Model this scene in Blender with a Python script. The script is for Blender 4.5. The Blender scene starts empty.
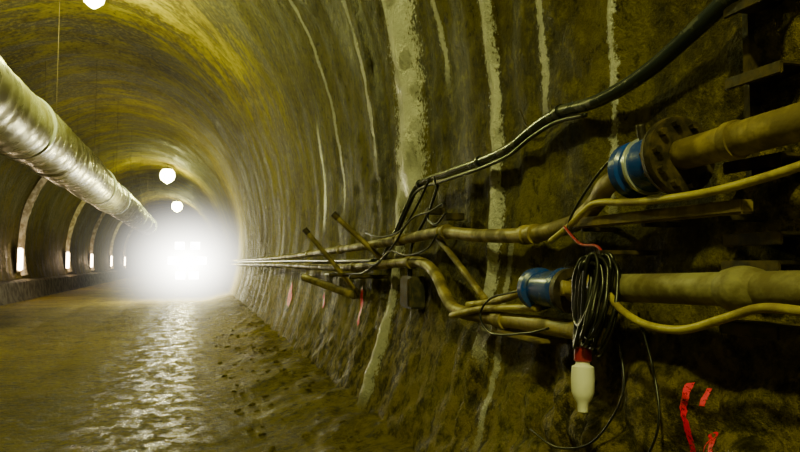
import bpy, math, random, bmesh
from mathutils import Vector, noise, Matrix
from mathutils.bvhtree import BVHTree
random.seed(7)
CX, CZ, A, B = -2.9, 2.4, 4.8, 5.4
scene = bpy.context.scene
col = scene.collection

# ---------------------------------------------------------------- helpers
def ellx(z, o=0.0):
    b = B - o; a = A - o
    s = max(0.0, 1 - ((z - CZ) / b) ** 2)
    return CX + a * math.sqrt(s)

def sm(x, a, b):
    t = min(1, max(0, (x - a) / (b - a))); return t * t * (3 - 2 * t)

def nz(x, y, z): return noise.noise(Vector((x, y, z)))

def wall_disp(y, s, z, side):
    """inward bulge of sprayed concrete at station y, arc length s, height z"""
    far = 1 - .75 * sm(y, 6, 14)
    d = 0.05 * nz(y * .45, s * .45, 3 + side) + 0.032 * far * nz(y * 2.1, s * 1.8, 7)
    d += 0.010 * far * nz(y * 3.2, s * .45, 11) * sm(z, .6, 2) + .022 * nz(y * 5.5, s * 5.5, 1) * far
    d += .03 * (1 - far) * nz(y * .8, s * 1.6, 21)
    if side > 0:
        if y < 12:
            w = (1 - sm(z, 1.1, 1.6)) * (1 - sm(y, 2.8, 3.8)) + .35 * (1 - sm(z, .5, 1.3))
            w += .55 * (1 - sm(y, 1.9, 2.3)) * sm(z, 1.55, 1.9)
            if w > .01:
                dd = noise.voronoi(Vector((y * 3.4, z * 4.6, .3)))[0]
                d += w * (.085 * (1 - min(1, dd[0] * 1.5) ** 2) - .03)
                d += w * .02 * nz(y * 14, z * 14, 5)
        yc = 6.12 - .1 * (z - 3) + .06 * nz(0, z * 1.5, 2)
        d += .06 * math.exp(-((y - yc) / .22) ** 2) * sm(z, 1.8, 2.6)
        d += .04 * math.exp(-((y - 6.45) / .13) ** 2) * (1 - sm(z, 2.0, 2.6))
        d += .03 * math.exp(-((y - 4.2) / .06) ** 2)
        d += .03 * math.exp(-((y - 7.15) / .1) ** 2)
        d += .02 * math.exp(-((y - 2.8) / .03) ** 2) * sm(z, 1.8, 2)
    if z > 2.5 and y > 6:   # soft rings where the lining pours meet
        m = (y + .9 * nz(y * .15, 0, 3) + .25 * nz(s * .4, 0, 5)) % 4.9 - 2.4
        d += .022 * math.exp(-(m / .3) ** 2)
    return d

def link(o, parent=None):
    col.objects.link(o)
    if parent: o.parent = parent
    return o

def mesh_obj(name, V, Fc, mat, parent=None, smooth=True):
    me = bpy.data.meshes.new(name)
    me.from_pydata(V, [], Fc); me.update()
    if smooth:
        me.polygons.foreach_set('use_smooth', [True] * len(me.polygons))
    me.materials.append(mat)
    return link(bpy.data.objects.new(name, me), parent)

def empty(name, loc=(0, 0, 0)):
    e = bpy.data.objects.new(name, None); e.empty_display_size = .1
    return link(e)

def catmull(P, n=8):
    P = [Vector(p) for p in P]
    if len(P) < 3:
        return [P[0].lerp(P[-1], i / 8) for i in range(9)]
    Q = [P[0] * 2 - P[1]] + P + [P[-1] * 2 - P[-2]]
    out = []
    for i in range(1, len(Q) - 2):
        a, b, c, d = Q[i - 1:i + 3]
        for k in range(n):
            t = k / n
            out.append(.5 * ((2 * b) + (c - a) * t + (2 * a - 5 * b + 4 * c - d) * t * t + (3 * b - a - 3 * c + d) * t ** 3))
    out.append(P[-1]); return out

def sweep(P, r, seg=12, rough=0.0):
    n = len(P); V = []; Fc = []
    up = Vector((.13, .2, 1)).normalized(); prev = None
    for i, p in enumerate(P):
        t = (P[min(i + 1, n - 1)] - P[max(i - 1, 0)]).normalized()
        if prev is None:
            u = t.cross(up)
            if u.length < .1: u = t.cross(Vector((1, 0, 0)))
        else:
            u = prev - t * prev.dot(t)
        u.normalize(); prev = u; v = t.cross(u)
        rr = r[i] if isinstance(r, (list, tuple)) else r
        for k in range(seg):
            an = 2 * math.pi * k / seg
            q = rr
            if rough: q *= 1 + rough * noise.noise(Vector((p.x * 9 + k, p.y * 9, p.z * 9)))
            V.append(p + (u * math.cos(an) + v * math.sin(an)) * q)
    for i in range(n - 1):
        for k in range(seg):
            k2 = (k + 1) % seg
            Fc.append((i * seg + k, i * seg + k2, (i + 1) * seg + k2, (i + 1) * seg + k))
    Fc.append(tuple(range(seg - 1, -1, -1))); Fc.append(tuple((n - 1) * seg + k for k in range(seg)))
    return V, Fc

def tube(name, pts, r, mat, parent=None, n=8, seg=12, rough=0.0):
    P = catmull(pts, n)
    if isinstance(r, tuple): r = [r[0] + (r[1] - r[0]) * i / (len(P) - 1) for i in range(len(P))]
    V, Fc = sweep(P, r, seg, rough)
    return mesh_obj(name, V, Fc, mat, parent)

def lathe(name, a, b, prof, mat, parent=None, seg=28):
    a = Vector(a); b = Vector(b)
    t = (b - a).normalized(); u = t.cross(Vector((.1, .2, 1))).normalized(); v = t.cross(u)
    V = []; Fc = []
    for (s, r) in prof:
        for k in range(seg):
            an = 2 * math.pi * k / seg
            V.append(a.lerp(b, s) + (u * math.cos(an) + v * math.sin(an)) * max(r, .0005))
    for i in range(len(prof) - 1):
        for k in range(seg):
            k2 = (k + 1) % seg
            Fc.append((i * seg + k, i * seg + k2, (i + 1) * seg + k2, (i + 1) * seg + k))
    Fc.append(tuple(range(seg - 1, -1, -1))); Fc.append(tuple((len(prof) - 1) * seg + k for k in range(seg)))
    o = mesh_obj(name, V, Fc, mat, parent)
    m = o.modifiers.new('es', 'EDGE_SPLIT'); m.split_angle = math.radians(35)
    return o

def box(name, c, size, mat, parent=None, rot=(0, 0, 0), bev=.004):
    bm = bmesh.new(); bmesh.ops.create_cube(bm, size=1)
    for v in bm.verts: v.co = Vector((v.co.x * size[0], v.co.y * size[1], v.co.z * size[2]))
    if bev: bmesh.ops.bevel(bm, geom=bm.edges[:], offset=bev, segments=2, affect='EDGES')
    me = bpy.data.meshes.new(name); bm.to_mesh(me); bm.free(); me.materials.append(mat)
    o = bpy.data.objects.new(name, me); link(o, parent); o.location = c; o.rotation_euler = rot
    return o

def bolts(name, c, axis, R, n, mat, parent, size=.012, ln=.05):
    axis = Vector(axis).normalized(); u = axis.cross(Vector((.1, .2, 1))).normalized(); v = axis.cross(u)
    V = []; Fc = []
    for k in range(n):
        an = 2 * math.pi * k / n
        p = Vector(c) + (u * math.cos(an) + v * math.sin(an)) * R
        v2, f2 = sweep([p - axis * ln / 2, p + axis * ln / 2], size, 6)
        b0 = len(V); V += v2; Fc += [tuple(i + b0 for i in f) for f in f2]
    return mesh_obj(name, V, Fc, mat, parent, smooth=False)

def W(y, z, o):          # a point standing o metres off the right wall
    return Vector((ellx(z, o), y, z))

# ---------------------------------------------------------------- materials
class NT:
    def __init__(s, name):
        s.m = bpy.data.materials.new(name); s.m.use_nodes = True
        s.t = s.m.node_tree; s.b = s.t.nodes['Principled BSDF']
    def n(s, typ, **kw):
        x = s.t.nodes.new(typ)
        for k, v in kw.items(): setattr(x, k, v)
        return x
    def l(s, a, b): s.t.links.new(a, b)
    def math(s, op, a, b=None, c=None, clamp=False):
        x = s.n('ShaderNodeMath', operation=op, use_clamp=clamp)
        for i, q in enumerate((a, b, c)):
            if q is None: continue
            if isinstance(q, (int, float)): x.inputs[i].default_value = q
            else: s.l(q, x.inputs[i])
        return x.outputs[0]
    def noise(s, vec, scale, detail=4, rough=.55, mapscale=None):
        if mapscale:
            mp = s.n('ShaderNodeMapping'); mp.inputs['Scale'].default_value = mapscale
            s.l(vec, mp.inputs[0]); vec = mp.outputs[0]
        x = s.n('ShaderNodeTexNoise'); x.inputs['Scale'].default_value = scale
        x.inputs['Detail'].default_value = detail; x.inputs['Roughness'].default_value = rough
        s.l(vec, x.inputs['Vector']); return x.outputs['Fac']
    def smooth(s, v, a, b, lo=0., hi=1.):
        x = s.n('ShaderNodeMapRange', interpolation_type='SMOOTHSTEP')
        s.l(v, x.inputs[0])
        for i, q in zip((1, 2, 3, 4), (a, b, lo, hi)): x.inputs[i].default_value = q
        return x.outputs[0]
    def mix(s, f, a, b, mode='MIX'):
        x = s.n('ShaderNodeMix', data_type='RGBA', blend_type=mode)
        if isinstance(f, (int, float)): x.inputs[0].default_value = f
        else: s.l(f, x.inputs[0])
        for i, q in ((6, a), (7, b)):
            if isinstance(q, tuple): x.inputs[i].default_value = (*q, 1)
            else: s.l(q, x.inputs[i])
        return x.outputs[2]
    def bump(s, h, dist, strength=1.):
        x = s.n('ShaderNodeBump'); x.inputs['Distance'].default_value = dist
        x.inputs['Strength'].default_value = strength
        s.l(h, x.inputs['Height']); s.l(x.outputs[0], s.b.inputs['Normal'])
    def pos(s): return s.n('ShaderNodeNewGeometry').outputs['Position']

def simple(name, c, rough=.6, metal=0., dirt=None, dscale=12, dth=(.4, .65), bump=.003, spec=.5):
    t = NT(name); p = t.pos()
    if dirt:
        f = t.smooth(t.noise(p, dscale, 5), dth[0], dth[1])
        t.l(t.mix(f, c, dirt), t.b.inputs['Base Color'])
        t.l(t.math('MULTIPLY_ADD', f, .25, rough, clamp=True), t.b.inputs['Roughness'])
    else:
        t.b.inputs['Base Color'].default_value = (*c, 1); t.b.inputs['Roughness'].default_value = rough
    t.b.inputs['Metallic'].default_value = metal
    t.b.inputs['Specular IOR Level'].default_value = spec
    if bump: t.bump(t.noise(p, 40, 4), bump)
    return t.m

def emissive(name, c, s):
    m = bpy.data.materials.new(name); m.use_nodes = True; b = m.node_tree.nodes['Principled BSDF']
    b.inputs['Base Color'].default_value = (*c, 1)
    b.inputs['Emission Color'].default_value = (*c, 1); b.inputs['Emission Strength'].default_value = s
    return m

def lining_mat(name, streaks, gain=1.):
    t = NT(name); p = t.pos()
    sx = t.n('ShaderNodeSeparateXYZ'); t.l(p, sx.inputs[0]); X, Y, Z = sx.outputs
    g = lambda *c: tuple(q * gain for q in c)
    big = t.noise(p, .9, 5, .6)
    run = t.noise(p, 1.0, 5, .65, (.5, 1.8, .6))
    fine = t.noise(p, 9, 7, .75)
    c = t.mix(t.smooth(big, .35, .65), g(.16, .118, .003), g(.40, .335, .006))
    c = t.mix(t.smooth(run, .44, .58, 0, .88), c, g(.040, .027, .002))
    c = t.mix(t.smooth(fine, .48, .66, 0, .65), c, g(.50, .41, .02))
    c = t.mix(t.smooth(fine, .47, .36, 0, .85), c, g(.025, .017, .002))
    vein = t.noise(p, 1.0, 3, .5, (.4, 4.5, .3))
    c = t.mix(t.smooth(vein, .66, .74, 0, .3), c, g(.45, .40, .14))
    rough = t.smooth(run, .4, .65, .85, .55)
    wet = None
    if streaks:
        wob = t.noise(p, 1.0, 3, .6, (.01, .01, 1.6))
        edge = t.noise(p, 30, 4, .75)
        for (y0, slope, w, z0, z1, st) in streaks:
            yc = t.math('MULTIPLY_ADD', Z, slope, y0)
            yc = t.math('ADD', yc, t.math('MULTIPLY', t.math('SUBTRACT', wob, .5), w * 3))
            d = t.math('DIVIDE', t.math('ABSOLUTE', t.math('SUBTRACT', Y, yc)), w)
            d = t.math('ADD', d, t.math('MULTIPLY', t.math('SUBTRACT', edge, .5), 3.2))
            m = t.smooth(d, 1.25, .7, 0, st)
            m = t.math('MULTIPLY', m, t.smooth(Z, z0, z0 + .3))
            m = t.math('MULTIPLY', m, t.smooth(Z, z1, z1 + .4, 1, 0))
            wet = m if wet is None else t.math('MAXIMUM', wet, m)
        lo = t.math('MAXIMUM', t.smooth(Z, 1.0, 1.5, 1, 0), t.smooth(Y, 1.95, 2.25, .9, 0))
        low = t.math('MULTIPLY', lo, t.smooth(fine, .44, .56))
        c = t.mix(t.math('MULTIPLY', low, .6), c, (.40, .30, .07))
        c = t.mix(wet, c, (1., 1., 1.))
    t.l(c, t.b.inputs['Base Color'])
    if wet is not None: rough = t.math('SUBTRACT', rough, t.math('MULTIPLY', wet, .42), clamp=True)
    t.l(rough, t.b.inputs['Roughness'])
    t.b.inputs['Specular IOR Level'].default_value = .3
    t.b.inputs['Specular Tint'].default_value = (1., .9, .4, 1)
    h = t.math('ADD', fine, t.math('MULTIPLY', t.noise(p, 35, 4, .7), .6))
    t.bump(h, .10, 1.)
    return t.m

STREAKS = [(6.36, -.11, .32, 2.0, 7, 1.), (6.45, 0, .15, .2, 2.2, .75), (4.06, .05, .08, .9, 4.4, 1.),
           (3.5, 0, .038, 2.3, 4, .8), (2.86, -.015, .034, 1.75, 4, 1.), (7.0, .1, .07, 2.6, 6, .9), (5.1, 0, .04, 2.9, 5, .7),
           (10.5, 0, .12, 2.0, 3.4, .9), (3.9, 0, .035, .4, 1.5, .6), (8.9, .1, .06, 2.2, 5, .6)]
M_right = lining_mat('sprayed_concrete_streaked', STREAKS, .62)
M_vault = lining_mat('sprayed_concrete', None, .66)
M_left = lining_mat('sprayed_concrete_shaded', None, .20)  # darker copy of the lining: the left wall's shade put into its colour

t = NT('wet_mud'); p = t.pos()
sx = t.n('ShaderNodeSeparateXYZ'); t.l(p, sx.inputs[0])
f1 = t.noise(p, .8, 5, .6); f2 = t.noise(p, 9, 8, .8); f3 = t.noise(p, 3.4, 7, .78, (1.2, .9, 1))
c = t.mix(t.smooth(f1, .35, .65), (.14, .10, .004), (.30, .23, .008))
c = t.mix(t.smooth(f2, .5, .62, 0, .65), c, (.48, .38, .03))
c = t.mix(t.smooth(f2, .49, .40, 0, .9), c, (.028, .020, .003))
# a rutted haul track down the middle holds standing water
track = t.smooth(t.math('ABSOLUTE', t.math('ADD', sx.outputs[0], .60)), .2, 1.15, 1, 0)
pud = t.math('MULTIPLY', track, t.smooth(f3, .47, .56))
c = t.mix(t.math('MULTIPLY', pud, .6), c, (.06, .045, .006))
t.l(c, t.b.inputs['Base Color'])
r0 = t.math('ADD', t.smooth(f3, .36, .46, .40, .66), t.smooth(f2, .4, .7, 0, .25))
t.l(t.math('SUBTRACT', r0, t.math('MULTIPLY', pud, .46), clamp=True), t.b.inputs['Roughness'])
t.b.inputs['Specular IOR Level'].default_value = .45
t.b.inputs['Specular Tint'].default_value = (1., .85, .30, 1)
t.bump(t.math('ADD', f2, t.math('MULTIPLY', t.noise(p, 34, 6, .8), .7)), .085, 1.)
M_mud = t.m

M_ochre = simple('ochre_muddy_pipe', (.40, .31, .085), .42, 0, (.15, .11, .028), 7, (.36, .6))
M_hose = simple('yellow_rubber_hose', (.54, .45, .10), .38, 0, (.28, .21, .06), 7)
M_steel = simple('galvanised_pipe_muddy', (.34, .31, .16), .5, .1, (.15, .12, .05), 6, (.36, .6))
M_black = simple('black_cable_rubber', (.010, .010, .010), .28, 0, None, bump=.001)
M_cable = simple('dark_glossy_cable', (.03, .04, .055), .18, 0, (.06, .065, .05), 6, (.55, .65), .001)
M_iron = simple('rusty_black_iron', (.035, .027, .015), .5, .4, (.12, .085, .025), 14)
M_blue = simple('blue_painted_cast_iron', (.01, .06, .44), .24, 0, (.04, .06, .10), 10, (.5, .7), .001)
M_grey = simple('grey_metal_rim', (.7, .75, .8), .25, .5, None)
M_wood = simple('muddy_timber', (.14, .095, .03), .7, 0, (.28, .21, .06), 9)
M_white = simple('white_plastic', (1., 1., 1.), .35, 0, None, bump=.0005)
M_red = simple('dark_red_plastic', (.35, .02, .04), .4, 0, None)
M_conc = simple('kerb_concrete', (.08, .065, .03), .75, 0, (.04, .03, .015), 3, (.4, .6), .01)
M_rib = simple('pale_sprayed_rib', (.42, .37, .27), .6, 0, (.22, .18, .10), 4, (.4, .6), .01)
M_dark = simple('dark_box_enamel', (.03, .03, .025), .45, 0, (.1, .08, .03), 12)
M_duct = simple('duct_sheet', (.52, .53, .36), .25, .45, (.24, .23, .09), 2.5, (.42, .62), .004)
M_lampY = emissive('lamp_glass_yellow', (1., .95, .35), 70)
M_lampW = emissive('lamp_glass_warm', (1., .78, .5), 24)
M_flood = emissive('floodlight_glass', (1., .98, .95), 8)
t = NT('red_spray_paint'); p = t.pos()
t.b.inputs['Base Color'].default_value = (1., .01, .08, 1); t.b.inputs['Roughness'].default_value = .5
t.l(t.smooth(t.noise(p, 60, 4, .75), .36, .50), t.b.inputs['Alpha'])
M_spray = t.m

# ---------------------------------------------------------------- lining
ys = [-16, -12, -9, -7, -5.5, -4.4, -3.5, -2.7, -2, -1.4, -.9, -.4, -.1]
y = .15
while y < 100:
    ys.append(y); y += .026 if y < 3.2 else (.026 + (y - 3.2) * .012)
ys.append(100)
def arc(name, p0, p1, nphi, mat):
    V = []; Fc = []; nn = nphi + 1
    for yy in ys:
        for k in range(nn):
            ph = math.radians(p0 + (p1 - p0) * k / nphi)
            px = CX + A * math.cos(ph); pz = CZ + B * math.sin(ph)
            s = ph * 5.1
            wr = wall_disp(yy, s, pz, 1) if px > CX else None
            wl = wall_disp(yy, s, pz, -1) if px <= CX + 1 else None
            if wr is None: d = wl
            elif wl is None: d = wr
            else:
                f = px - CX; d = wr * f + wl * (1 - f)
            nx = math.cos(ph) / A; n_z = math.sin(ph) / B; L = math.hypot(nx, n_z)
            V.append((px - nx / L * d, yy, pz - n_z / L * d))
    for i in range(len(ys) - 1):
        for k in range(nphi):
            a = i * nn + k
            Fc.append((a, a + 1, a + nn + 1, a + nn))
    mesh_obj(name, V, Fc, mat)
    return V, Fc
RV, RF = arc('wall_right', -29, 36, 230, M_right)
BVH = BVHTree.FromPolygons(RV, RF)
arc('ceiling', 36, 140, 110, M_vault)
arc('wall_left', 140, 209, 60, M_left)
V = [(CX, 100, CZ)]
for k in range(61):
    ph = math.radians(-29 + 238 * k / 60); V.append((CX + (A + .1) * math.cos(ph), 100 + .3 * nz(k, 1, 1), CZ + (B + .1) * math.sin(ph)))
mesh_obj('wall_end', V, [(0, k, k + 1) for k in range(1, 61)] + [(0, 61, 1)], M_vault)

# ---------------------------------------------------------------- floor
xs = [-7.6 + .11 * i for i in range(84)]
fy = [-16, -10, -6, -3, -1]; y = .5
while y < 100: fy.append(y); y += .06 + y * .010
fy.append(100)
def floor_z(x, y):
    z = .03 * nz(x * .5, y * .3, 1) + .010 * nz(x * 1.8, y * 1.2, 4) + .010 * nz(x * 4, y * 4, 9)
    for rx in (-3.9, -2.3, -1.2): z -= .03 * math.exp(-((x - rx - .25 * nz(y * .2, 0, rx)) / .22) ** 2)
    bw = sm(x, .15 + .3 * nz(y * .8, 2, 2), 1.6)
    z += bw * (.28 + .08 * nz(x * 2, y * 1.5, 3)) + bw * .05 * nz(x * 9, y * 8, 2)
    return z
V = [(x, yy, floor_z(x, yy)) for yy in fy for x in xs]; n = len(xs)
Fc = [(i * n + k, i * n + k + 1, (i + 1) * n + k + 1, (i + 1) * n + k) for i in range(len(fy) - 1) for k in range(n - 1)]
mesh_obj('floor', V, Fc, M_mud)

bm = bmesh.new()
for i in range(200):
    yy = 2.5 + 14 * random.random() ** 1.4; x = 1.3 - .9 * random.random() ** 1.5
    r = random.uniform(.012, .04)
    mt = Matrix.Translation((x, yy, floor_z(x, yy))) @ Matrix.Rotation(random.random() * 6, 4, 'Z') @ Matrix.Diagonal((r * random.uniform(.7, 1.5), r, r * random.uniform(.4, .7), 1))
    g = bmesh.ops.create_icosphere(bm, subdivisions=2, radius=1, matrix=mt)
    for v in g['verts']: v.co += Vector((1, 1, 1)) * r * .5 * noise.noise(v.co * 18)
me = bpy.data.meshes.new('rubble'); bm.to_mesh(me); bm.free(); me.materials.append(M_mud)
link(bpy.data.objects.new('rubble', me))

# ---------------------------------------------------------------- left kerb
V = []; Fc = []; prof = [(-7.5, -.1), (-7.5, .85), (-7.15, .85), (-7.05, .78), (-6.95, .1), (-6.8, -.1)]
yy = -10; rows = 0
while yy < 98:
    for (x, z) in prof: V.append((x + .05 * nz(x, yy * .7, z), yy, z + .05 * nz(yy * .9, x, z)))
    rows += 1; yy += .5
for i in range(rows - 1):
    for k in range(5): Fc.append((i * 6 + k, i * 6 + k + 1, (i + 1) * 6 + k + 1, (i + 1) * 6 + k))
mesh_obj('concrete_kerb', V, Fc, M_conc, smooth=False)

# ---------------------------------------------------------------- arch ribs (left flank)
def rib(y0, p0, p1):
    V = []; Fc = []; n = 50
    for k in range(n + 1):
        ph = math.radians(p0 + (p1 - p0) * k / n)
        for (dy, d) in ((-.24, -.1), (-.2, .14), (-.08, .22), (.08, .22), (.2, .14), (.24, -.1)):
            d2 = d + .03 * nz(k * .4, dy * 3, y0)
            V.append((CX + (A - d2) * math.cos(ph), y0 + dy + .03 * nz(k * .3, 1, y0), CZ + (B - d2) * math.sin(ph)))
    for i in range(n):
        for k in range(5): Fc.append((i * 6 + k, i * 6 + k + 1, (i + 1) * 6 + k + 1, (i + 1) * 6 + k))
    return mesh_obj('arch_rib', V, Fc, M_rib)
LY = (34.6, 46.7, 57, 70, 83)
for yy in LY: rib(yy + .9, 142, 195)

# ---------------------------------------------------------------- ventilation duct
P = []; R = []
yy = -8
while yy < 62:
    P.append(Vector((-3.62 + .04 * math.sin(yy * .35), yy, 4.55 - .06 * abs(math.sin(yy * math.pi / 6)))))
    m = (yy % 3.0)
    R.append(.70 - .03 * math.exp(-((m - 1.5) / .08) ** 2) + .008 * math.sin(yy * 9) - .16 * sm(yy, 50, 60)); yy += .12
V, Fc = sweep(P, R, 40, .02)
d_e = empty('ventilation_duct')
mesh_obj('duct_skin', V, Fc, M_duct, d_e)
yy = -7.5
i = 0
while yy < 61:
    i += 1
    lathe('joint_band_%d' % i, (-3.62, yy - .05, 4.52), (-3.62, yy + .05, 4.52), [(0, .69), (0, .725), (1, .725), (1, .69)], M_grey, d_e, 36)
    for sx_ in (-.7, .7):
        zt = CZ + B * math.sqrt(1 - ((-3.62 + sx_ - CX) / A) ** 2)
        tube('hanger_wire_%d' % i, [(-3.62 + sx_ * .98, yy, 4.55), (-3.62 + sx_, yy, zt + .05)], .005, M_iron, d_e, seg=6)
    yy += 6

# ---------------------------------------------------------------- pipes on the right wall
def wp(lst, o, dz=0): return [W(a, b + dz, o) for a, b in lst]

fc = empty('feeder_cable')
pts = wp([(1.5, 2.62), (1.91, 2.56), (2.0, 2.52), (2.19, 2.46), (2.4, 2.40), (2.64, 2.36), (2.89, 2.35), (3.17, 2.37), (3.45, 2.34), (3.76, 2.28), (4.22, 2.26), (4.78, 2.26), (5.49, 2.25), (5.81, 2.10), (6.08, 1.91), (6.44, 1.67)], .12)
tube('sheath', pts, (.036, .024), M_cable, fc, 10, 14)
tube('second_core', [q + Vector((-.01, .02, -.05)) for q in pts[6:]], .012, M_black, fc, 10, 8)
for k, (a, b) in enumerate([(3.17, 2.37), (4.22, 2.26), (5.49, 2.25)]):
    lathe('clip_%d' % (k + 1), W(a - .012, b, .12), W(a + .012, b, .12), [(0, .03), (0, .038), (1, .038), (1, .03)], M_black, fc, 16)
    tube('clip_stem_%d' % (k + 1), [W(a, b, .15), W(a, b, -.03)], .010, M_iron, fc, seg=6)

ua = empty('compressed_air_pipe')
pA = W(1.2, 2.02, .22); pB = W(2.10, 1.985, .22)
V, Fc = sweep([pA.lerp(pB, i / 20) for i in range(21)], .056, 24, .03); mesh_obj('steel_pipe', V, Fc, M_ochre, ua)
lathe('pipe_collar', pA.lerp(pB, .70), pA.lerp(pB, .74), [(0, .056), (0, .064), (1, .064), (1, .056)], M_ochre, ua)
ax = (W(2.5, 1.955, .22) - pB).normalized()
lathe('black_flange', pB, pB + ax * .05, [(0, .03), (0, .140), (.45, .145), (.45, .125), (.55, .125), (.55, .145), (1, .140), (1, .03)], M_iron, ua, 36)
bolts('flange_bolts', pB + ax * .025, ax, .115, 10, M_iron, ua, .014, .10)
v0 = pB + ax * .05
lathe('blue_valve_body', v0, v0 + ax * .25, [(0, .06), (0, .115), (.12, .12), (.16, .10), (.5, .105), (.8, .10), (.84, .112), (1, .112), (1, .05)], M_blue, ua, 36)
lathe('body_rim', v0 + ax * .14, v0 + ax * .155, [(0, .1), (0, .113), (1, .113), (1, .1)], M_grey, ua, 36)
tube('valve_stem', [v0 + ax * .15 + Vector((-.02, 0, .09)), v0 + ax * .15 + Vector((-.03, 0, .16))], .018, M_iron, ua, seg=10)
v1 = v0 + ax * .25
pts = [v1 - ax * .02, W(2.60, 1.93, .20), W(2.73, 1.88, .16), W(2.85, 1.82, .15), W(2.98, 1.78, .15), W(3.39, 1.75, .15), W(4.08, 1.77, .15), W(4.84, 1.82, .15), W(5.88, 1.80, .15), W(8.5, 1.76, .15), W(15.77, 1.70, .15), W(30, 1.7, .15), W(60, 1.7, .15)]
tube('line_hose', pts, .042, M_ochre, ua, 10, 16, .04)
for k, (a, b) in enumerate([(3.39, 1.75), (4.75, 1.82), (5.9, 1.80), (8.5, 1.76), (11, 1.74)]):
    lathe('coupling_%d' % (k + 1), W(a - .07, b, .15), W(a + .07, b, .15), [(0, .04), (0, .054), (.3, .054), (.35, .047), (.65, .047), (.7, .054), (1, .054), (1, .04)], M_ochre, ua, 20)

tb = empty('timber_rail')
a = W(2.90, 1.775, .2); b = W(1.80, 1.78, .2)
d = b - a
box('rail', (a + b) / 2, (.05, d.length, .045), M_wood, tb, rot=(0, 0, math.atan2(-d.x, d.y)), bev=.006)
for k, yy in enumerate((1.95, 2.35, 2.8)):
    box('spike_%d' % (k + 1), W(yy, 1.75, .09), (.20, .03, .02), M_iron, tb)

tube('yellow_hose', wp([(2.95, 1.70), (2.80, 1.76), (2.68, 1.82), (2.57, 1.85), (2.28, 1.83), (1.93, 1.83), (1.69, 1.85), (1.48, 1.88), (1.33, 1.91), (1.0, 1.95)], .26), .0145, M_hose, None, 10, 12)
tube('yellow_hose', wp([(2.50, 1.52), (2.40, 1.47), (2.31, 1.42), (2.15, 1.38), (1.96, 1.38), (1.78, 1.43), (1.64, 1.47), (1.48, 1.47), (1.33, 1.47), (1.0, 1.5)], .27), .0145, M_hose, None, 10, 12)

lw = empty('water_pipe')
a = W(1.0, 1.54, .2); b = W(2.42, 1.50, .2)
V, Fc = sweep([a.lerp(b, i / 24) for i in range(25)], .055, 24, .03); mesh_obj('steel_pipe', V, Fc, M_steel, lw)
q = (1.80 - 1.0) / 1.42
lathe('bulged_collar', a.lerp(b, q - .06), a.lerp(b, q + .05), [(0, .055), (.1, .064), (.35, .072), (.5, .074), (.65, .072), (.9, .064), (1, .055)], M_steel, lw)
c0 = W(2.42, 1.50, .2); c1 = W(2.80, 1.475, .2)
lathe('ochre_fitting', c0, c1, [(0, .05), (.5, .05), (.55, .065), (.8, .065), (.85, .05), (1, .05)], M_ochre, lw)
tube('branch_stub', [c0.lerp(c1, .8), c0.lerp(c1, .8) + Vector((-.09, .02, .01))], .035, M_ochre, lw)
e0 = W(2.84, 1.475, .2); e1 = W(3.20, 1.47, .18)
lathe('coupling_body', e0, e1, [(0, .04), (0, .10), (.1, .104), (.14, .085), (.4, .09), (.8, .085), (.84, .105), (.97, .105), (.97, .04)], M_blue, lw, 32)
lathe('dark_flange', c1, e0, [(0, .04), (0, .10), (1, .10), (1, .04)], M_iron, lw, 32)
bolts('flange_bolts', e0, (e1 - e0), .082, 8, M_iron, lw, .011, .09)
tube('short_hose', [e1 - (e1 - e0) * .05, W(3.35, 1.45, .17), W(3.6, 1.40, .15), W(3.9, 1.36, .13), W(4.2, 1.33, .12)], .022, M_hose, lw, 8, 12)

dr = empty('drain_pipe')
tube('bent_pipe', wp([(60, 1.52), (30, 1.53), (15.7, 1.55), (8.5, 1.54), (5.75, 1.60), (5.2, 1.60), (4.84, 1.52), (4.55, 1.37), (4.3, 1.29), (3.75, 1.285), (3.2, 1.295), (2.86, 1.295), (2.62, 1.29)], .15), .042, M_ochre, dr, 10, 16, .04)
for k, (y_, z_) in enumerate([(5.5, 1.60), (7.6, 1.55), (3.6, 1.287)]):
    lathe('sleeve_%d' % (k + 1), W(y_ - .06, z_, .15), W(y_ + .06, z_, .15), [(0, .04), (0, .053), (1, .053), (1, .04)], M_ochre, dr, 20)
tube('thin_pipe', wp([(4.25, 1.26), (3.8, 1.33), (3.4, 1.36), (3.1, 1.38)], .2), .02, M_hose, dr, 8, 10)
box('pipe_step', W(3.3, 1.22, .10), (.2, .5, .02), M_wood, dr)

rk = empty('pipe_rack')
for k, (yy, z_) in enumerate([(1.88, 2.49), (1.88, 2.235), (1.88, 1.94), (1.86, 1.69), (1.86, 1.60), (1.84, 1.40)]):
    x = ellx(z_)
    box('arm_web_%d' % (k + 1), (x - .04, yy, z_), (.18, .25, .014), M_iron, rk)
    box('arm_flange_%d' % (k + 1), (x - .125, yy, z_ - .015), (.012, .25, .04), M_iron, rk)
box('upright_front', (ellx(1.95) + .01, 2.01, 1.97), (.05, .035, 1.2), M_iron, rk)
box('upright_back', (ellx(1.95) + .01, 1.75, 1.97), (.05, .035, 1.2), M_iron, rk)

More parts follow.
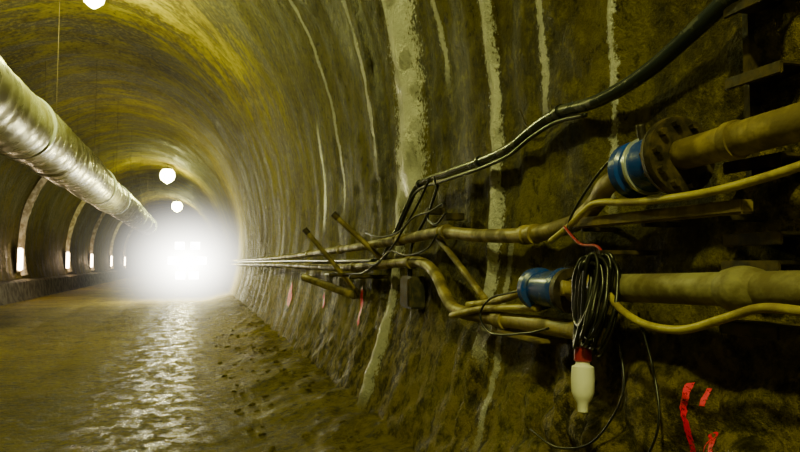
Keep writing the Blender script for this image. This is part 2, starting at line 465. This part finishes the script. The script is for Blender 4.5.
def support(y0, z_lo, out, up, skew):
    e = empty('pipe_support_bracket')
    a = W(y0, z_lo, -.02); b = Vector((ellx(z_lo) - out, y0 + skew, z_lo + up))
    tube('strut', [a, b], .028, M_ochre, e, seg=12)
    t_ = (b - a).normalized()
    lathe('strut_cap', b - t_ * .05, b + t_ * .02, [(0, .02), (0, .034), (1, .034), (1, .02)], M_iron, e, 16)
    z_m = 1.46
    tube('arm', [(ellx(z_m) + .03, y0, z_m), (ellx(z_m) - .36, y0, z_m)], .02, M_iron, e, seg=10)
    box('foot_plate', W(y0, z_lo, .015), (.03, .12, .12), M_iron, e)
support(7.9, 1.25, .58, .72, .1)
support(6.8, 1.58, .50, .50, .15)
ps = empty('loose_pipe_offcut')
tube('tube', [(ellx(1.25) - .02, 7.9, 1.22), (ellx(1.4) - .52, 8.7, 1.42)], .045, M_ochre, ps)
tube('diagonal_stay', wp([(5.0, 1.80), (4.5, 1.6), (3.95, 1.38)], .12), .022, M_ochre, None, 6, 8)

jb = empty('junction_box')
c_ = W(5.5, 1.36, .09)
box('case', c_, (.13, .26, .26), M_dark, jb, bev=.012)
box('lid', c_ + Vector((-.07, 0, 0)), (.02, .22, .22), M_iron, jb, bev=.006)
tube('gland', [c_ + Vector((-.02, .02, .12)), c_ + Vector((-.02, .02, .22))], .022, M_black, jb)
tube('feed_wire', [c_ + Vector((-.02, .02, .2)), W(5.6, 1.75, .12), W(5.3, 2.0, .1), W(5.1, 2.2, .1)], .012, M_black, jb, seg=8)

tw = empty('thin_wiring')
tube('wire_1', wp([(5.0, 2.24), (5.3, 2.05), (5.6, 1.9), (5.9, 1.75), (6.3, 1.62), (6.9, 1.50), (7.5, 1.48), (9, 1.45)], .2), .010, M_black, tw, 8, 8)
tube('wire_2', wp([(4.9, 2.24), (4.85, 2.12), (4.95, 2.02), (5.0, 1.93), (4.8, 1.88), (4.6, 1.95)], .2), .008, M_black, tw, 8, 8)
tube('wire_3', wp([(2.25, 2.02), (2.40, 2.04), (2.55, 1.98), (2.72, 1.85), (2.78, 1.76), (2.70, 1.70)], .27), .006, M_black, tw, 8, 8)
tube('wire_4', wp([(2.52, 1.28), (2.44, 1.10), (2.5, .95), (2.62, .84), (2.85, .78), (3.1, .8)], .12), .005, M_black, tw, 8, 8)
tube('wire_5', wp([(2.42, 1.40), (2.25, 1.15), (2.2, .98), (2.3, .8), (2.5, .75)], .12), .005, M_black, tw, 8, 8)
tube('wire_6', wp([(2.80, 1.76), (2.65, 1.68), (2.50, 1.66), (2.42, 1.55), (2.40, 1.45)], .28), .006, M_red, tw, 8, 8)
tube('wire_7', wp([(2.9, 1.30), (3.1, 1.26), (3.5, 1.22), (3.7, 1.30), (3.6, 1.40), (3.3, 1.45), (2.9, 1.5), (2.7, 1.55)], .24), .006, M_black, tw, 8, 8)
tube('wire_8', wp([(6.3, 1.62), (8, 1.62), (12, 1.63), (20, 1.63), (40, 1.63)], .25), .014, M_black, tw, 8, 8)
tube('wire_9', wp([(3.1, 2.4), (3.6, 2.37), (3.75, 2.5)], .06), .006, M_iron, tw, 8, 8)
tube('wire_10', wp([(4.6, 2.02), (4.9, 1.98), (5.3, 1.96), (5.7, 1.86), (6.3, 1.84), (6.9, 1.9)], .22), .008, M_black, tw, 8, 8)
tube('wire_11', wp([(4.7, 1.80), (4.9, 1.70), (5.4, 1.66), (5.9, 1.70), (6.4, 1.58), (7.2, 1.62)], .22), .008, M_black, tw, 8, 8)
box('clamp_1', W(4.72, 1.93, .1), (.14, .08, .05), M_iron, tw)
box('clamp_2', W(5.15, 2.0, .1), (.14, .10, .05), M_iron, tw)

ck = empty('cable_coil')
for k in range(13):
    L = []
    hh = random.uniform(.13, .19); ww = random.uniform(.035, .085); oy = 2.47 + random.uniform(-.04, .04); off = .26 + k * .007
    top = 1.62 + random.uniform(-.02, .02)
    for j in range(17):
        an = 2 * math.pi * j / 16
        wv = ww * (1 - .35 * math.cos(an))
        L.append(W(oy + wv * math.sin(an) + .01 * random.random(), top - hh + hh * math.cos(an), off + .015 * math.sin(an * 2)))
    tube('loop_%d' % (k + 1), L, .0085, M_black, ck, 4, 8)
tube('binding', [W(2.47, 1.64, .24), W(2.47, 1.60, .36), W(2.5, 1.55, .34)], .012, M_black, ck)
box('hook', W(2.47, 1.64, .15), (.30, .025, .02), M_iron, ck)

pg = empty('hanging_power_plug')
x0 = W(2.52, 1.2, .27)
top = Vector((x0.x, 2.52, 1.26)); bot = Vector((x0.x - .01, 2.51, 1.0))
lathe('red_collar', top, top.lerp(bot, .22), [(0, .018), (.1, .034), (.9, .036), (1, .03)], M_red, pg)
lathe('white_body', top.lerp(bot, .2), bot, [(0, .026), (.08, .030), (.12, .044), (.35, .047), (.6, .045), (.72, .036), (.8, .024), (.97, .020), (1, .01)], M_white, pg)
tube('lead', [top, Vector((x0.x, 2.5, 1.34)), Vector((x0.x + .01, 2.47, 1.45))], .012, M_red, pg, seg=8)

# spray paint marks laid on the real wall surface
def on_wall(y_, z_):
    h = BVH.ray_cast(Vector((0, y_, z_)), Vector((1, 0, 0)))[0]
    return h + Vector((-.006, 0, 0))
def mark(pts, w):
    P = catmull([Vector((0, a, b)) for a, b in pts], 12); V = []; Fc = []
    for i, q in enumerate(P):
        t_ = (P[min(i + 1, len(P) - 1)] - P[max(i - 1, 0)]).normalized(); s_ = Vector((0, -t_.z, t_.y))
        for k in range(7):
            qq = q + s_ * (k - 3) / 3 * w * (.9 + .5 * nz(i * .4, k * .3, w * 90))
            V.append(on_wall(qq.y, qq.z))
    for i in range(len(P) - 1):
        for k in range(6): Fc.append((i * 7 + k, i * 7 + k + 1, i * 7 + k + 8, i * 7 + k + 7))
    mesh_obj('spray_paint_mark', V, Fc, M_spray)
mark([(2.19, 1.16), (2.17, 1.08), (2.16, .97), (2.21, .80)], .013)
mark([(2.125, 1.15), (2.12, 1.09)], .009)
mark([(2.08, .80), (2.07, .98), (2.04, .99), (2.00, .94), (1.99, .86)], .014)
mark([(1.96, .80), (1.93, .95), (1.88, .95)], .013)
mark([(13.5, 1.10), (13.1, .85)], .14)
mark([(7.8, 1.32), (7.6, 1.1), (7.5, .92)], .045)
mark([(9.9, 1.15), (9.7, 1.0)], .06)

# ---------------------------------------------------------------- lamps
def overhead(y0, pw, r=.18, x=-1.7, z=7.3):
    e = empty('ceiling_lamp')
    tube('suspension_rod', [(x, y0, z + .1), (x, y0, 7.65)], .02, M_iron, e, seg=8)
    lathe('housing', (x, y0, z + .14), (x, y0, z), [(0, .06), (.3, .1), (1, r * .8), (1, .05)], M_iron, e)
    lathe('glass', (x, y0, z + .02), (x, y0, z - r * 1.9), [(0, r * .6), (.2, r * .9), (.45, r), (.7, r * .87), (.88, r * .5), (1, .03)], M_lampY, e)
    l = bpy.data.lights.new('lamp', 'POINT'); l.energy = pw; l.color = (.96, 1., .26); l.shadow_soft_size = .2
    o = bpy.data.objects.new('lamp', l); link(o, e); o.location = (x, y0, z - r * 1.9 - .25)
overhead(-12, 350); overhead(-1.5, 1100); overhead(15.5, 950, .22, -2.1, 7.3); overhead(45, 550, .45); overhead(69, 550, .5)  # one just behind the camera is an unseen fill added for the right wall

for yy in LY:
    e = empty('bulkhead_lamp'); z = 1.75; x = CX - A + .25
    box('backplate', (x - .1, yy, z), (.1, .7, 1.1), M_iron, e, bev=.01)
    box('glass', (x, yy, z), (.12, .6, 1.0), M_lampW, e, bev=.05)
    l = bpy.data.lights.new('lamp', 'POINT'); l.energy = 34; l.color = (1, .70, .42); l.shadow_soft_size = .12
    o = bpy.data.objects.new('lamp', l); link(o, e); o.location = (x + .35, yy, z + .1)

fl = empty('floodlight_bank'); fx, fy_ = -.35, 34.6
tube('mast', [(fx, fy_, 0), (fx, fy_, 2.7)], .05, M_iron, fl, seg=12)
box('base_plate', (fx, fy_, .04), (.9, .9, .06), M_iron, fl)
box('crossbar', (fx, fy_, 1.7), (1.7, .06, .06), M_iron, fl)
for k, (dx, z) in enumerate([(-.65, 1.7), (0, 1.7), (.65, 1.7), (-.35, 2.4), (.35, 2.4), (-.3, 1.0), (.3, 1.0)]):
    box('lamp_case_%d' % (k + 1), (fx + dx, fy_ - .12, z), (.5, .16, .42), M_iron, fl, bev=.02)
    box('lamp_glass_%d' % (k + 1), (fx + dx, fy_ - .21, z), (.44, .02, .36), M_flood, fl, bev=.004)
l = bpy.data.lights.new('beam', 'SPOT'); l.energy = 1500; l.spot_size = math.radians(130); l.spot_blend = .6
l.color = (1, .90, .30); l.shadow_soft_size = .5
o = bpy.data.objects.new('beam', l); link(o, fl); o.location = (fx, fy_ - .5, 1.9); o.rotation_euler = (math.radians(90), 0, math.radians(180))

# added self-glowing volume for the far light's glare: bright core, faint halo
m = bpy.data.materials.new('glare_emission'); m.use_nodes = True; nt = m.node_tree; nt.nodes.clear()
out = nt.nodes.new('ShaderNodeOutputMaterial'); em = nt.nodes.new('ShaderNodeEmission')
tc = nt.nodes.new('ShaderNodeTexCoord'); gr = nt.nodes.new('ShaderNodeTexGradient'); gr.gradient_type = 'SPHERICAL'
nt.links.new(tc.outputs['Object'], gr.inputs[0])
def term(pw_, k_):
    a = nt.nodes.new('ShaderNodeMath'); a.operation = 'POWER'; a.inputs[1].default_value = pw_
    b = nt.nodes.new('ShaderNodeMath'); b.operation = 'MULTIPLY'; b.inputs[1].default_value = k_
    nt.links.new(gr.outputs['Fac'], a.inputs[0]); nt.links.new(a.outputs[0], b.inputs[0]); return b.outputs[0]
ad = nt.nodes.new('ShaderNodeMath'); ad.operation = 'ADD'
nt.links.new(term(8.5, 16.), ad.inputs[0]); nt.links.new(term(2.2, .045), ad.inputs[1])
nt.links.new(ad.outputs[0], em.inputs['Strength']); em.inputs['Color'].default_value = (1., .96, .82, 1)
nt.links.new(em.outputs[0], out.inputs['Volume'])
bm = bmesh.new(); bmesh.ops.create_icosphere(bm, subdivisions=4, radius=1); me = bpy.data.meshes.new('glare_volume'); bm.to_mesh(me); bm.free()
me.materials.append(m); o = bpy.data.objects.new('glare_volume', me); link(o); o.location = (-.35, 31, 1.6); o.scale = (6.4, 7, 5.4)

# ---------------------------------------------------------------- world + camera
w = bpy.data.worlds.new('tunnel_ambient'); scene.world = w; w.use_nodes = True
w.node_tree.nodes['Background'].inputs[0].default_value = (.6, .58, .10, 1); w.node_tree.nodes['Background'].inputs[1].default_value = .02
cam = bpy.data.cameras.new('camera'); cam.lens = 31.5; cam.sensor_width = 36; cam.clip_end = 300; cam.clip_start = .05
co = bpy.data.objects.new('camera', cam); link(co); co.location = (0, 0, 1.6)
co.rotation_euler = (math.radians(93.), 0, math.radians(-16.3)); scene.camera = co
